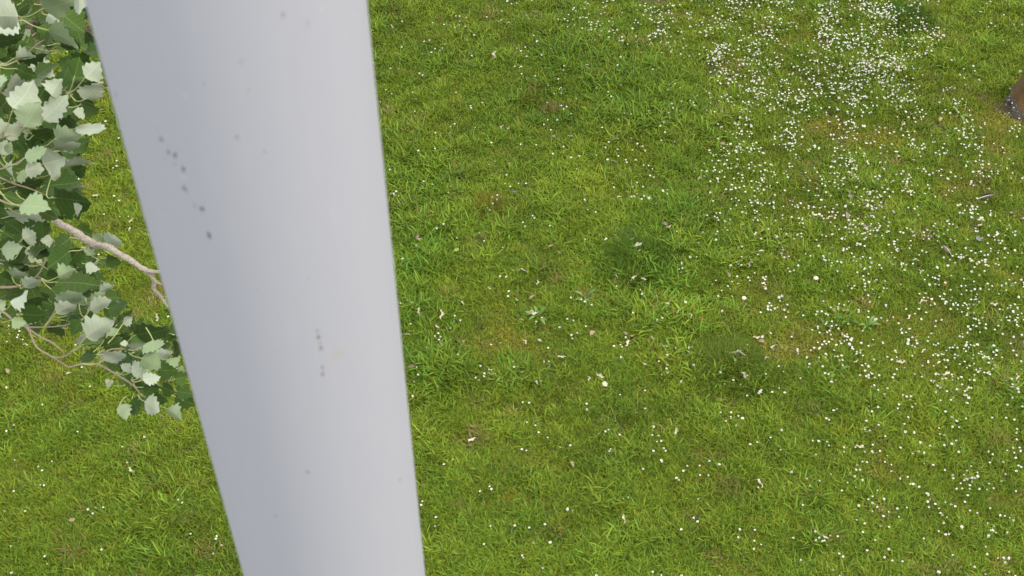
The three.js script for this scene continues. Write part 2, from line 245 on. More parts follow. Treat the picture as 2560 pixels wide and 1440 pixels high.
// [base x, base y, tip x, tip y, apparent width/length, 0 felted face / 1 green face towards the sky, layer, node x, node y]
const LEAVES = [
  [46, 40, -38, 38, .8, 0, 0, 51, 45], [44, 52, -14, 84, .7, 0, .3, 51, 46], [107, 22, 190, 6, .55, 0, 0, 51, 44], [193, -30, 206, 38, .6, 0, .2], [118, 38, 150, 60, .8, 0, .8, 104, 28], [122, 76, 202, 110, .45, 0, .5, 53, 47], [150, 32, 214, 80, .6, 1, 1, 130, 20], [188, 58, 206, 112, .6, 1, 1.4], [-24, 105, 63, 100, .35, 1, .8], [37, 145, 88, 137, .5, 0, .6, 0, 160], [44, 151, 122, 139, .25, 1, .7, 0, 163], [68, 166, 142, 186, .55, 0, 1.1, 40, 150], [42, 172, 90, 196, .6, 1, .5, -4, 167],
  [186, 192, 201, 142, .75, 1, .4, 166, 234], [213, 194, 252, 155, .8, 0, 0, 168, 234], [150, 216, 172, 164, .6, 1, .8], [150, 110, 205, 122, .5, 1, 1.3, 120, 96], [-26, 207, 21, 202, .6, 0, .2], [4, 233, 67, 196, .6, 0, 1.2], [33, 272, 91, 206, .72, 0, 0, 10, 336], [128, 240, 151, 197, .75, 0, .3, 112, 255], [108, 299, 175, 239, .52, 0, .3, 103, 306], [60, 317, 101, 257, .75, 0, 0, 26, 338], [212, 248, 257, 202, .6, 0, 0, 176, 238], [182, 236, 250, 197, .4, 1, .4, 170, 238], [88, 264, 120, 204, .6, 1, .9], [183, 280, 229, 286, .5, 0, .9, 160, 268],
  [104, 306, 152, 302, .7, 1, .8], [146, 292, 198, 308, .6, 1, .9], [138, 276, 188, 272, .4, 1, .8], [204, 262, 246, 277, .6, 1, .8, 170, 268], [139, 347, 206, 338, .5, 0, .2, 106, 367], [190, 322, 269, 327, .35, 0, .9, 150, 318], [137, 369, 202, 362, .36, 0, .4, 122, 378], [150, 378, 200, 386, .45, 1, .7], [63, 395, 121, 374, .5, 0, .2, 34, 411], [8, 345, -8, 292, .7, 0, .5, 14, 352], [20, 350, 41, 304, .6, 0, .5, 16, 346], [42, 332, 66, 304, .6, 0, .9], [84, 338, 136, 322, .5, 1, .7, 66, 348], [28, 332, 62, 382, .7, 1, 1], [4, 388, 12, 350, .7, 0, .4], [17, 382, 32, 358, .7, 0, .3, 10, 392],
  [109, 410, 167, 396, .85, 0, .4, 76, 402], [63, 425, 112, 424, .8, 0, .2, 42, 431], [158, 416, 234, 398, .35, 0, .8, 130, 420], [140, 386, 202, 388, .5, 1, .8], [109, 464, 206, 458, .55, 1, .7, 104, 464], [128, 446, 152, 430, .7, 0, .6], [136, 494, 234, 506, .6, 1, .4, 116, 488], [49, 515, 126, 516, .56, 0, 0, -2, 476], [38, 466, 112, 460, .45, 1, 1], [92, 524, 142, 542, .6, 1, .9, 66, 512], [-2, 398, 42, 442, .7, 1, .7], [-30, 424, 24, 452, .6, 1, .9], [-10, 500, 50, 494, .6, 1, .7], [-14, 524, 42, 548, .7, 1, .8], [24, 541, 86, 534, .4, 0, .8], [190, 532, 206, 514, .6, 0, .4, 180, 530], [14, 420, 42, 446, .3, 0, .6], [40, 446, 74, 432, .6, 0, .9, 37, 458],
  [62, 500, 112, 532, .6, 1, .5, 40, 480], [96, 520, 138, 552, .5, 1, .2, 70, 508], [70, 538, 116, 548, .5, 0, .6], [10, 486, 66, 506, .6, 1, .6], [14, 554, 62, 586, .7, 1, 1.1], [58, 596, 94, 582, .95, 0, .9, 46, 602], [4, 622, 58, 620, .7, 0, .8, -10, 618], [132, 600, 100, 604, .8, 0, 1.2], [176, 594, 112, 644, .5, 1, .7, 204, 600], [174, 628, 120, 672, .65, 1, .6, 206, 624], [204, 620, 164, 664, .6, 1, .7, 216, 618], [145, 692, 187, 670, .7, 0, 0, 104, 696], [232, 600, 263, 587, .75, 0, .9, 222, 608], [262, 606, 303, 603, .65, 0, .8, 240, 612], [190, 568, 234, 592, .8, 1, 1.2], [265, 645, 306, 657, .6, 1, .9, 246, 640], [214, 660, 249, 676, .6, 0, .9, 204, 652], [194, 642, 232, 660, .7, 1, 1.1], [248, 650, 284, 668, .5, 1, 1.1], [138, 705, 247, 708, .45, 1, .8, 105, 697], [204, 716, 254, 700, .6, 1, 1], [18, 662, 72, 678, .5, 1, 1], [-6, 690, 32, 704, .7, 1, 1], [30, 690, 72, 686, .4, 0, 1], [60, 716, 101, 696, .6, 0, .8], [250, 728, 285, 710, .5, 0, .5, 232, 738], [120, 674, 150, 700, .6, 1, 1.1],
  [28, 759, 76, 731, .45, 0, .3, 14, 772], [50, 765, 110, 742, .4, 1, .5, 36, 772], [55, 785, 114, 792, .7, 1, .4, 42, 785], [44, 785, 5, 790, .7, 1, .5, 56, 785], [-16, 775, 15, 752, .8, 0, .3], [30, 800, 66, 812, .7, 0, .3, 4, 806], [127, 722, 157, 752, .8, 1, .5, 104, 698], [148, 760, 203, 723, .6, 0, .3, 112, 814], [141, 781, 191, 757, .6, 0, .3, 110, 818], [198, 760, 226, 742, .7, 0, .7], [226, 774, 280, 751, .55, 0, .2, 208, 798], [228, 754, 264, 732, .5, 0, .5, 214, 746], [156, 820, 117, 828, .6, 1, .7, 168, 816], [205, 800, 178, 838, .7, 1, .6, 212, 790], [216, 842, 290, 800, .6, 0, .1, 182, 878], [194, 859, 232, 830, .3, 0, .3, 180, 878], [206, 862, 258, 846, .5, 1, .5, 182, 878], [256, 868, 308, 852, .55, 1, .6, 236, 878], [242, 886, 196, 890, .6, 1, .5, 270, 876], [262, 900, 314, 877, .5, 0, .2, 208, 910], [312, 866, 310, 853, .8, 0, .2, 316, 872], [270, 838, 296, 818, .7, 0, .6], [286, 852, 324, 836, .6, 1, .8],
  [274, 772, 327, 764, .5, 1, .8], [308, 809, 332, 792, .7, 0, .6], [298, 842, 328, 842, .7, 1, .8], [336, 838, 424, 826, .5, 1, .5, 316, 856], [380, 846, 422, 812, .6, 1, .7], [318, 864, 364, 856, .36, 0, .2, 314, 872], [358, 868, 414, 864, .45, 0, 0, 322, 874], [388, 866, 388, 893, .5, 0, .2], [354, 896, 404, 922, .75, 0, 0, 322, 882], [310, 928, 326, 908, .9, 0, .2, 290, 930], [329, 930, 362, 912, .8, 0, .2, 292, 930], [348, 942, 376, 926, .7, 0, .4, 330, 944], [358, 950, 402, 944, .6, 0, 0, 328, 950], [392, 926, 442, 926, .8, 1, .4, 372, 940], [436, 948, 470, 942, .85, 1, .5, 418, 944], [332, 962, 360, 970, .7, 1, .5], [356, 968, 404, 972, .6, 1, .4, 334, 960], [398, 896, 432, 876, .6, 0, .6], [416, 908, 452, 894, .5, 0, .8, 412, 898], [264, 962, 282, 952, .8, 0, .6], [404, 966, 436, 982, .7, 1, .6, 390, 952], [446, 920, 462, 932, .8, 0, .6], [318, 876, 356, 872, .3, 0, .3], [284, 866, 300, 846, .8, 1, .9],
  [372, 992, 420, 1004, .6, 1, .5, 352, 984], [362, 1004, 398, 1030, .7, 0, .3, 346, 988], [330, 1000, 352, 1036, .7, 1, .6, 336, 984], [440, 978, 486, 986, .7, 1, .6, 420, 966], [418, 1022, 456, 1046, .6, 0, .5, 396, 1008], [300, 1012, 316, 1050, .7, 0, .5, 316, 990],
];
const barkTex = dataTex(256, 256, (u, v) => { const a = tor(u, v, 3), b = tor(u, v, 9), c = R(), dark = smooth(0.05, 0.5, b + 0.35 * a); const k = 0.86 + 0.2 * c; return [mix(0.84, 0.42, dark) * k, mix(0.79, 0.34, dark) * k, mix(0.7, 0.26, dark) * k]; });
const barkMat = new THREE.MeshStandardMaterial({ map: barkTex, bumpMap: barkTex, bumpScale: 0.002, roughness: 0.85 });
const trunkMat = new THREE.MeshStandardMaterial({ color: lin(0.3, 0.25, 0.2), map: barkTex, bumpMap: barkTex, bumpScale: 0.006, roughness: 0.95 });
const twigMat = new THREE.MeshStandardMaterial({ color: lin(0.56, 0.52, 0.45), map: barkTex, roughness: 0.9 });
const petioleMat = new THREE.MeshStandardMaterial({ color: lin(0.42, 0.44, 0.16), roughness: 0.6 });
{
  const base = ground(88, 62), tree = new THREE.Group(); tree.position.copy(base);
  const loc = (p) => p.clone().sub(base);
  const L = (px, py, z) => loc(at(px, py, z));
  part(tube([V(0, -0.05, 0), V(0.01, 0.25, 0.01), V(-0.02, 1.2, 0.03), V(-0.08, 2.4, 0.02), V(-0.14, 3.6, 0.06), V(-0.12, 4.9, 0.05), V(-0.1, 5.9, 0)], [0.125, 0.1, 0.085, 0.075, 0.06, 0.035, 0.012], 14, 0.1), trunkMat, 'trunk', tree);
  const branch = (pts, r, mat = barkMat, knob = 0.38) => part(tube(pts, r, 9, knob, R() * 20), mat, 'branch', tree);
  // the pale bare-ended branch and its forked tip
  const PXB = (w, z) => w / 2 * z / FOCAL;
  const b0 = [V(-0.11, 2.9, 0.04), L(-260, 380, 4.4), L(-60, 470, 3.75)];
  branch([...b0, L(50, 506, 3.4), L(134, 551, 3.12), L(178, 574, 3.08), L(204, 592, 3.06), L(236, 611, 3.05), L(266, 617, 3.04), L(300, 637, 3.03), L(332, 655, 3.02), L(364, 675, 3.01), L(394, 680, 3.0), L(430, 676, 2.99)],
    [.02, .016, .012, .0095, PXB(19, 3.1), PXB(20, 3.08), PXB(21, 3), PXB(22, 3), PXB(21, 3), PXB(17, 3), PXB(16, 3), PXB(13, 3), PXB(9, 3), PXB(5, 3)]);
  branch([L(362, 674, 3.01), L(384, 698, 3.02), L(385, 722, 3.03), L(402, 742, 3.05), L(420, 768, 3.06)], [PXB(13, 3), PXB(12, 3), PXB(11, 3), PXB(10, 3), PXB(5, 3)], barkMat, .2);
  branch([L(378, 690, 3.015), L(390, 704, 3.01), L(404, 712, 3.0)], [PXB(6, 3), PXB(6, 3), PXB(4, 3)], barkMat, .2);
  const twig = (pts, w, z) => part(tube(pts.map(([x, y], i) => L(x, y, z + 0.03 * i / pts.length)), w.map((k) => PXB(k * 0.74, z)), 7, 0.15, R() * 9), twigMat, 'twig', tree);
  const hubs = [];
  const tw = (pts, w, z) => { twig(pts, w, z); for (const p of pts) hubs.push([p[0], p[1], z]); };
  tw([[-220, 20], [-120, 30], [-30, 42], [20, 48], [52, 46]], [14, 11, 8, 6, 4], 3.02);
  tw([[-210, 120], [-80, 150], [0, 164], [42, 152], [120, 96], [180, 112]], [14, 10, 7, 5, 5, 3], 3.4);
  tw([[-220, 250], [-90, 300], [10, 342], [28, 338]], [14, 10, 7, 4], 3.08);
  tw([[-80, 300], [40, 318], [104, 304], [150, 274], [172, 236], [178, 228]], [10, 8, 7, 6, 5, 3], 3.2);
  tw([[-140, 380], [-20, 424], [34, 412], [106, 368], [124, 374]], [10, 8, 6, 5, 3], 3.14);
  tw([[-120, 420], [0, 445], [37, 460], [70, 470], [116, 488]], [10, 7, 6, 5, 3], 3.22);
  tw([[-60, 470], [30, 512], [66, 512], [128, 548]], [8, 7, 5, 4], 3.12);
  tw([[-140, 640], [0, 652], [50, 662], [96, 664], [130, 640], [206, 618], [240, 612]], [12, 10, 9, 7, 5, 4, 3], 3.5);
  tw([[-140, 716], [0, 719], [50, 714], [94, 688], [116, 646]], [12, 10, 9, 6, 5], 3.35);
  tw([[90, 690], [104, 697]], [5, 4], 3.2);
  tw([[-120, 752], [0, 776], [40, 806], [68, 820], [92, 868], [130, 892], [172, 918]], [12, 10, 9, 9, 8, 7, 5], 3.12);
  tw([[68, 820], [100, 842], [132, 858], [162, 884]], [8, 7, 7, 3], 3.16);
  tw([[130, 893], [156, 893], [180, 879], [184, 868]], [6, 6, 5, 3], 3.12);
  tw([[68, 818], [110, 818], [168, 812], [212, 794]], [6, 5, 4, 3], 3.24);
  tw([[172, 918], [208, 910], [246, 912], [290, 936], [330, 962], [350, 986], [346, 1000]], [6, 7, 9, 8, 6, 4, 3], 3.16);
  tw([[246, 912], [270, 876], [316, 874], [324, 876]], [7, 6, 5, 4], 3.14);
  tw([[330, 962], [372, 940], [412, 944], [420, 966]], [5, 4, 4, 3], 3.2);
  tw([[208, 910], [214, 800], [232, 740]], [6, 5, 3], 3.28);
  const nearHub = (x, y) => { let b = null, d = 1e9; for (const h of hubs) { const k = Math.hypot(h[0] - x, h[1] - y); if (k < d) { d = k; b = h; } } return b; };
  const f = rng(91);
  const all = LEAVES.map((a) => [...a]);
  // deeper leaves of the same sprays, seen between the near ones
  const inSpray = (x, y) => (y < 130 ? x < 215 : y < 300 ? x < 235 - (y - 130) * 0.1 : y < 545 ? x < 190 : y < 680 ? x < 60 + (y - 545) * 1.5 && (x < 240) : y < 820 ? x < 250 + (y - 680) * 0.6 : y < 1010 ? x > 190 + (y - 820) * 0.9 && x < 455 : false);
  for (let k = 0, tries = 0; k < 140 && tries < 3000; tries++) {
    const up = f() < 0.55, x = rr(-60, up ? 240 : 440, f), y = up ? rr(-50, 540, f) : rr(540, 1000, f); if (!inSpray(x, y)) continue;
    const a = rr(-0.9, 0.9, f) + (f() < 0.2 ? Math.PI : 0), l = rr(34, 58, f); k++;
    all.push([x, y, x + Math.cos(a) * l, y + Math.sin(a) * l, rr(.4, .85, f), f() < 0.8 ? 1 : 0, rr(1.3, 2.6, f)]);
  }
  for (const [bx, by, tx, ty, w, green, layer, nx, ny] of all) {
    const z = 3.0 + layer * 0.38, B = L(bx, by, z), T = L(tx, ty, z + rr(-0.022, 0.022, f)), ax = T.clone().sub(B), len = ax.length(); ax.normalize();
    const toCam = camPos.clone().sub(base).sub(B).normalize(), n0 = toCam.clone().addScaledVector(ax, -toCam.dot(ax)).normalize();
    const roll = Math.acos(Math.min(1, w / 0.86)) * (f() < 0.65 ? 1 : -1);
    n0.applyAxisAngle(ax, roll); if (!green) n0.negate();
    const sx = ax.clone().cross(n0), leaf = part(leafGeos[Math.floor(f() * 9)], leafMats[Math.floor(f() * 4)], 'leaf', tree);
    leaf.matrix.makeBasis(sx, ax, n0); leaf.quaternion.setFromRotationMatrix(leaf.matrix); leaf.position.copy(B); leaf.scale.set(len * (w > .86 ? w / .86 : 1) * 1.12, len, len);
    // leaf stalk, to its node on a twig
    const h = nx === undefined ? nearHub(bx, by) : null; let N;
    if (h) { N = L(h[0], h[1], h[2]); const d = N.clone().sub(B); if (d.length() > 0.09) N = B.clone().addScaledVector(ax, -0.045).add(d.setLength(0.035)); } else N = L(nx, ny, 3.0 + layer * 0.3 + 0.06);
    const M = B.clone().add(N).multiplyScalar(0.5).addScaledVector(ax, -0.006).add(V(0, -0.006, 0)), end = B.clone().addScaledVector(ax, len * 0.06);
    leaf.updateMatrix(); const im = leaf.matrix.clone().invert();
    const st = tube([end, B, M, N], [0.0006, 0.0011, 0.0011, 0.0014], 5); st.applyMatrix4(im);
    part(st, petioleMat, 'petiole', leaf);
  }
  // the sprays go on below: the many further leaves in their shade
  {
    const mats = [], cols = []; let tries = 0;
    while (mats.length < 480 && tries++ < 15000) {
      const up = f() < 0.45, x = rr(-80, up ? 240 : 465, f), y = up ? rr(-60, 545, f) : rr(545, 1000, f); if (!inSpray(x + 14, y)) continue;
      const z = rr(3.35, 4.3, f), B = L(x, y, z), s = rr(0.035, 0.062, f);
      mats.push(new THREE.Matrix4().compose(B, new THREE.Quaternion().setFromEuler(new THREE.Euler(-1.35 + rr(-.8, .8, f), -1.2 + rr(-1, 1, f), rr(-.6, .6, f), 'YXZ')), V(s * rr(.9, 1.25, f), s, s))); const k = rr(.6, 1, f); cols.push(new THREE.Color().setRGB(k * rr(.85, 1.1, f), k, k * .85));
    }
    const im = new THREE.InstancedMesh(leafGeos[5], leafMats[0], mats.length); mats.forEach((m, i) => { im.setMatrixAt(i, m); im.setColorAt(i, cols[i]); }); im.name = 'lower_leaves'; im.userData.kind = 'stuff'; im.castShadow = im.receiveShadow = true; tree.add(im);
  }
  // the rest of the crown, beyond the picture: limbs and leaves
  for (let i = 0; i < 11; i++) { const a = i * 2.4, y = 2.6 + i * 0.28, r = 1.25 - i * 0.07, o = V(-0.12, y, 0.05), e = V(Math.cos(a) * r - 0.3, y + 0.55, Math.sin(a) * r - 0.2), q = project(e.clone().add(base)); if (q[0] > -150 && q[1] > -150) continue; branch([o, o.clone().lerp(e, 0.5).add(V(0, 0.08, 0)), e], [0.022, 0.014, 0.005]); }
  const mats = [], cols = [];
  for (let i = 0; i < 1300; i++) {
    const a = f() * 6.283, u = Math.cbrt(f()), ph = Math.acos(2 * f() - 1), p = V(-0.35 + Math.cos(a) * Math.sin(ph) * 1.5 * u, 4.5 + Math.cos(ph) * 1.7 * u, -0.25 + Math.sin(a) * Math.sin(ph) * 1.4 * u);
    if (n3(p.x * 1.6, p.y * 1.6, p.z * 1.6) < -0.2) continue;
    const q = project(p.clone().add(base)); if (q[2] < 1 || (q[0] > -140 && q[1] > -140)) continue;
    const s = rr(0.05, 0.075, f); mats.push(new THREE.Matrix4().compose(p, new THREE.Quaternion().setFromEuler(new THREE.Euler(-1.3 + rr(-.9, .9, f), f() * 6.3, rr(-.7, .7, f), 'YXZ')), V(s, s, s)));
  }
  const im = new THREE.InstancedMesh(leafGeos[2], leafMats[0], mats.length); mats.forEach((m, i) => im.setMatrixAt(i, m)); im.name = 'crown'; im.userData.kind = 'stuff'; im.castShadow = im.receiveShadow = true; tree.add(im);
  add(tree, 'white_poplar', 'white poplar with scalloped leaves turned to their pale felted undersides', 'tree');
}

// ---------------------------------------------------------------- young tree with a lichened foot
{
  const base = ground(2580, 262), tree = new THREE.Group(); tree.position.copy(base);
  const lichen = dataTex(512, 512, (u, v) => { const a = tor(u, v, 2.5), b = tor(u, v, 8), c = R(), o = smooth(-.1, .35, a + .4 * b), k = .7 + .3 * tor(u, v, 22) + .3 * c; return [mix(.46, .52, o) * k, mix(.38, .38, o) * k, mix(.25, .15, o) * k]; });
  const footTex = dataTex(256, 256, (u, v) => { const b = tor(u, v, 6), c = R(), p = smooth(.25, .55, b), k = .6 + .5 * c; return [mix(.36, .64, p) * k, mix(.32, .65, p) * k, mix(.27, .57, p) * k]; });
  const n = 28, prof = [[0, .165], [.06, .15], [.13, .128], [.22, .108], [.34, .094], [.5, .086], [1, .08], [2, .07], [3.2, .055], [4.2, .04]], rings = (rows, mat, name, fluff) => {
    const pos = [], uv = [], idx = [];
    rows.forEach(([y, r], i) => { for (let j = 0; j <= n; j++) { const a = (j % n) / n * 6.2832, fl = 1 + Math.exp(-y * 6) * .28 * n2(Math.cos(a) * 1.5 + 4, Math.sin(a) * 1.5) + fluff * n3(Math.cos(a) * 4, Math.sin(a) * 4, y * 5); pos.push(Math.cos(a) * r * fl, y, Math.sin(a) * r * fl); uv.push(j / n * 2, y * 2); if (i + 1 < rows.length && j < n) { const q = i * (n + 1) + j; idx.push(q, q + n + 1, q + 1, q + 1, q + n + 1, q + n + 2); } } });
    return part(geom(pos, idx, null, uv), mat, name, tree);
  };
  const fine = []; for (let i = 0; i < prof.length - 1; i++) for (let k = 0; k < 6; k++) { const t = k / 6; fine.push([mix(prof[i][0], prof[i + 1][0], t), mix(prof[i][1], prof[i + 1][1], t)]); } fine.push([4.2, .04]);
  rings(fine, new THREE.MeshStandardMaterial({ map: lichen, bumpMap: lichen, bumpScale: .012, roughness: .95 }), 'trunk', .17);
  // gnarled grey root crust at the foot
  rings([[-.02, .19], [.015, .18], [.03, .17], [.045, .16], [.06, .15], [.07, .12]], new THREE.MeshStandardMaterial({ map: footTex, bumpMap: footTex, bumpScale: .01, roughness: 1 }), 'root_flare', .22);
  const bm = new THREE.MeshStandardMaterial({ map: lichen, roughness: .95 }), f = rng(201), mats = [];
  for (let i = 0; i < 8; i++) { const a = i * 2.4, y = 2.2 + i * .26; part(tube([V(0, y, 0), V(Math.cos(a) * .4, y + .4, Math.sin(a) * .4), V(Math.cos(a) * .85, y + .95, Math.sin(a) * .85)], [.026, .017, .006], 8, .1, i), bm, 'limb', tree); }
  for (let i = 0; i < 1800; i++) { const a = f() * 6.283, u = Math.cbrt(f()), ph = Math.acos(2 * f() - 1), p = V(Math.cos(a) * Math.sin(ph) * 1.15 * u, 4 + Math.cos(ph) * 1.3 * u, Math.sin(a) * Math.sin(ph) * 1.15 * u); if (n3(p.x * 2, p.y * 2, p.z * 2) < -.15) continue; const q = project(p.clone().add(base)); if (q[0] < 2660 && q[1] > -100) continue; const s = rr(.04, .065, f); mats.push(new THREE.Matrix4().compose(p, new THREE.Quaternion().setFromEuler(new THREE.Euler(-1.3 + rr(-.9, .9, f), f() * 6.3, rr(-.7, .7, f), 'YXZ')), V(s, s, s))); }
  const im = new THREE.InstancedMesh(leafGeos[4], leafMats[1], mats.length); mats.forEach((m, i) => im.setMatrixAt(i, m)); im.name = 'crown'; im.userData.kind = 'stuff'; im.castShadow = im.receiveShadow = true; tree.add(im);
  add(tree, 'young_tree', 'slim tree trunk with ochre lichened bark rising from crusted grey roots', 'tree');
}

// ---------------------------------------------------------------- fine tussocks and broad weeds
const tussockMat = (r, g, b) => new THREE.MeshPhysicalMaterial({ color: lin(r, g, b), vertexColors: true, roughness: .7, specularIntensity: .15, side: THREE.DoubleSide });
function tussock(px, py, rad, n, len, mat, label) {
  const f = rng(px * 7 + py), pos = [], idx = [], p = ground(px, py);
  const col = [];
  for (let i = 0; i < n; i++) { const a = f() * 6.283, r = rad * Math.sqrt(f()), k = 1 - .5 * r / rad; blade(pos, idx, Math.cos(a) * r, Math.sin(a) * r, a + rr(-.7, .7, f), len * rr(.55, 1.1, f) * k, rr(.0018, .0032, f), rr(.05, .5, f) + .5 * r / rad, rr(.3, 1.2, f), 3); const t = f(), br = rr(.7, 1.3, f); while (col.length < pos.length) col.push(br * mix(1, 1.4, t * t), br, br); }
  const m = new THREE.Mesh(geom(pos, idx, col), mat); m.position.copy(p); m.castShadow = m.receiveShadow = true;
  add(m, 'grass_tussock', label, 'tussock');
}
tussock(1610, 650, .25, 4600, .135, tussockMat(.062, .13, .015), 'wide dark green tussock of fine grass with two pale leaf curls on it');
tussock(1550, 690, .14, 1400, .09, tussockMat(.05, .11, .012), 'small dark green tussock of fine grass leaning on the wide one');
tussock(1815, 925, .22, 4000, .14, tussockMat(.095, .155, .02), 'olive brown tussock of fine grass below the pale curled leaf');
tussock(1915, 950, .12, 900, .09, tussockMat(.075, .125, .014), 'small green tussock of fine grass joined to the olive brown one');
tussock(2262, 52, .21, 2600, .09, tussockMat(.045, .11, .012), 'dark fine tussock at the edge of the thick daisies');
tussock(1222, 520, .12, 1300, .1, tussockMat(.16, .17, .025), 'reddish yellow tussock of fine dry grass');
tussock(1318, 530, .09, 600, .08, tussockMat(.11, .12, .015), 'small olive tussock beside the reddish yellow one');
const weedMats = [[.085, .19, .016], [.13, .24, .025], [.06, .15, .016]].map((c) => new THREE.MeshPhysicalMaterial({ color: lin(...c), roughness: .5, side: THREE.DoubleSide }));
function weedLeaf(seed) {                                     // lance shaped ribbed leaf, arching: unit length along x
  const f = rng(seed), pos = [], idx = [], rows = 9, arch = rr(.25, .5, f);
  for (let i = 0; i <= rows; i++) { const t = i / rows, w = i === 0 ? .012 : .085 * Math.pow(Math.sin(Math.PI * Math.pow(t, 1.25)), .9) + .012, y = .05 + arch * Math.sin(Math.PI * t * .8) * .8; pos.push(t * .95, y + .25 * w, -w, t * .95, y - .02, 0, t * .95, y + .25 * w, w); if (i < rows) for (const j of [0, 1]) { const q = i * 3 + j; idx.push(q, q + 1, q + 3, q + 1, q + 4, q + 3); } }
  return geom(pos, idx);
}
const weedGeos = [1, 2, 3, 4].map((i) => weedLeaf(300 + i));
for (const [px, py, n, len, mt, label] of [[1345, 800, 9, .11, 0, 'broadleaf rosette beside the big tan curled leaf'], [2168, 818, 9, .095, 1, 'bright broadleaf rosette with pointed leaves'], [2118, 806, 5, .1, 2, 'dull green weed with two long leaves beside the bright rosette'], [2092, 935, 7, .09, 0, 'broadleaf rosette among daisies low in the lawn'], [1462, 748, 6, .1, 1, 'small weed with stiff upright pale leaves'], [1085, 600, 8, .1, 2, 'broadleaf weed in the dark grass near the pole'], [1620, 800, 8, .11, 1, 'bright broadleaf clump below the dark tussock'], [1575, 785, 6, .09, 0, 'green weed clump at the edge of the dark tussock'], [2395, 292, 5, .12, 1, 'pale strap leaved weed near the slim tree'], [1095, 945, 8, .1, 1, 'bright leafy weed low beside the pole'], [1262, 950, 8, .1, 0, 'leafy weed by the cluster of pale leaf scraps'], [1730, 560, 7, .1, 0, 'leafy weed above the dark tussock'], [1365, 935, 5, .07, 2, 'small bluish green weed near the mushroom'], [2060, 820, 5, .08, 2, 'small dull weed left of the bright rosette'], [1390, 165, 6, .09, 2, 'dark leafy weed in the short far grass'], [2480, 880, 5, .07, 2, 'tiny weed among scattered daisies by the lawn edge']]) {
  const f = rng(px + py), root = new THREE.Group(); root.position.copy(ground(px, py, .004));
  for (let i = 0; i < n; i++) { const m = part(weedGeos[i % 4], weedMats[(mt + (f() < .25 ? 1 : 0)) % 3], 'leaf', root); m.rotation.y = i / n * 6.283 + rr(-.6, .6, f); m.rotation.z = rr(-.1, .35, f); const s = len * .8 * rr(.6, 1.2, f); m.scale.set(s, s, s * rr(.8, 1.15, f)); }
  add(root, 'weed', label, 'weed');
}

// ---------------------------------------------------------------- daisies
const daisyGrid = [ // [x0, x1, y0, y1, flowers per 100x100 px]
  [-300, 230, -150, 975, 2.2], [230, 480, 150, 1000, 2.5], [900, 1200, -150, 160, 6], [1200, 1500, -150, 160, 12], [900, 1200, 160, 320, 4], [1200, 1500, 160, 320, 4.5], [900, 1500, 320, 500, 3], [900, 1500, 500, 980, 3.8],
  [1500, 1760, -150, 120, 72], [1760, 2030, -150, 120, 76], [1500, 1760, 120, 250, 9], [1760, 2030, 120, 250, 90], [1500, 1760, 250, 490, 9], [1760, 2030, 250, 490, 52], [2030, 2310, -150, 250, 155], [2310, 2860, -150, 250, 12], [2030, 2300, 250, 480, 46], [2300, 2860, 250, 480, 28],
  [1500, 1760, 490, 650, 5], [1760, 2030, 480, 650, 30], [1500, 1760, 650, 800, 3], [1760, 2030, 650, 800, 15], [1500, 1760, 800, 980, 5], [1760, 2030, 800, 980, 4.5], [2030, 2300, 480, 650, 52], [2300, 2860, 480, 650, 32], [2030, 2300, 650, 800, 18], [2300, 2860, 650, 800, 34], [2030, 2300, 800, 980, 25], [2300, 2860, 800, 980, 31],
  [-300, 1500, 980, 1640, 1.8], [1500, 2030, 980, 1640, 3], [2030, 2860, 980, 1640, 10]];
function daisyGeo(seed) {
  const f = rng(seed), pos = [], col = [], idx = [], n = 13, open = rr(.25, .75, f), push = (x, y, z, c) => { pos.push(x, y, z); col.push(...c); return pos.length / 3 - 1; };
  const W0 = [.8, .79, .7], hgt = 1.9;                       // unit = radius of the flower
  for (let i = 0; i < n; i++) { const a = i / n * 6.283 + rr(-.05, .05, f), w = .23, r0 = .22, r1 = rr(.88, 1.04, f), y0 = hgt, y1 = hgt + open * .75, ca = Math.cos(a), sa = Math.sin(a), m = .68; const q = [push(ca * r0, y0, sa * r0, W0), push(ca * m - sa * w, mix(y0, y1, .55), sa * m + ca * w, W0), push(ca * m + sa * w, mix(y0, y1, .55), sa * m - ca * w, W0), push(ca * r1 - sa * w * .5, y1, sa * r1 + ca * w * .5, W0), push(ca * r1 + sa * w * .5, y1, sa * r1 - ca * w * .5, W0)]; idx.push(q[0], q[1], q[2], q[1], q[3], q[2], q[2], q[3], q[4]); }
  const Y = [.75, .6, .22], c = push(0, hgt + .24, 0, Y), ring = []; for (let i = 0; i < 7; i++) ring.push(push(Math.cos(i / 7 * 6.283) * .25, hgt + .1, Math.sin(i / 7 * 6.283) * .25, Y)); for (let i = 0; i < 7; i++) idx.push(c, ring[(i + 1) % 7], ring[i]);
  const G = [.12, .2, .05]; const s = []; for (const y of [0, hgt]) for (let i = 0; i < 3; i++) s.push(push(Math.cos(i * 2.1) * .07, y, Math.sin(i * 2.1) * .07, G)); for (let i = 0; i < 3; i++) { const j = (i + 1) % 3; idx.push(s[i], s[i + 3], s[j], s[j], s[i + 3], s[j + 3]); }
  return geom(pos, idx, col);
}
const daisyGeos = [1, 2, 3, 4].map((i) => daisyGeo(400 + i)), daisyMat = new THREE.MeshStandardMaterial({ vertexColors: true, roughness: .8, side: THREE.DoubleSide });
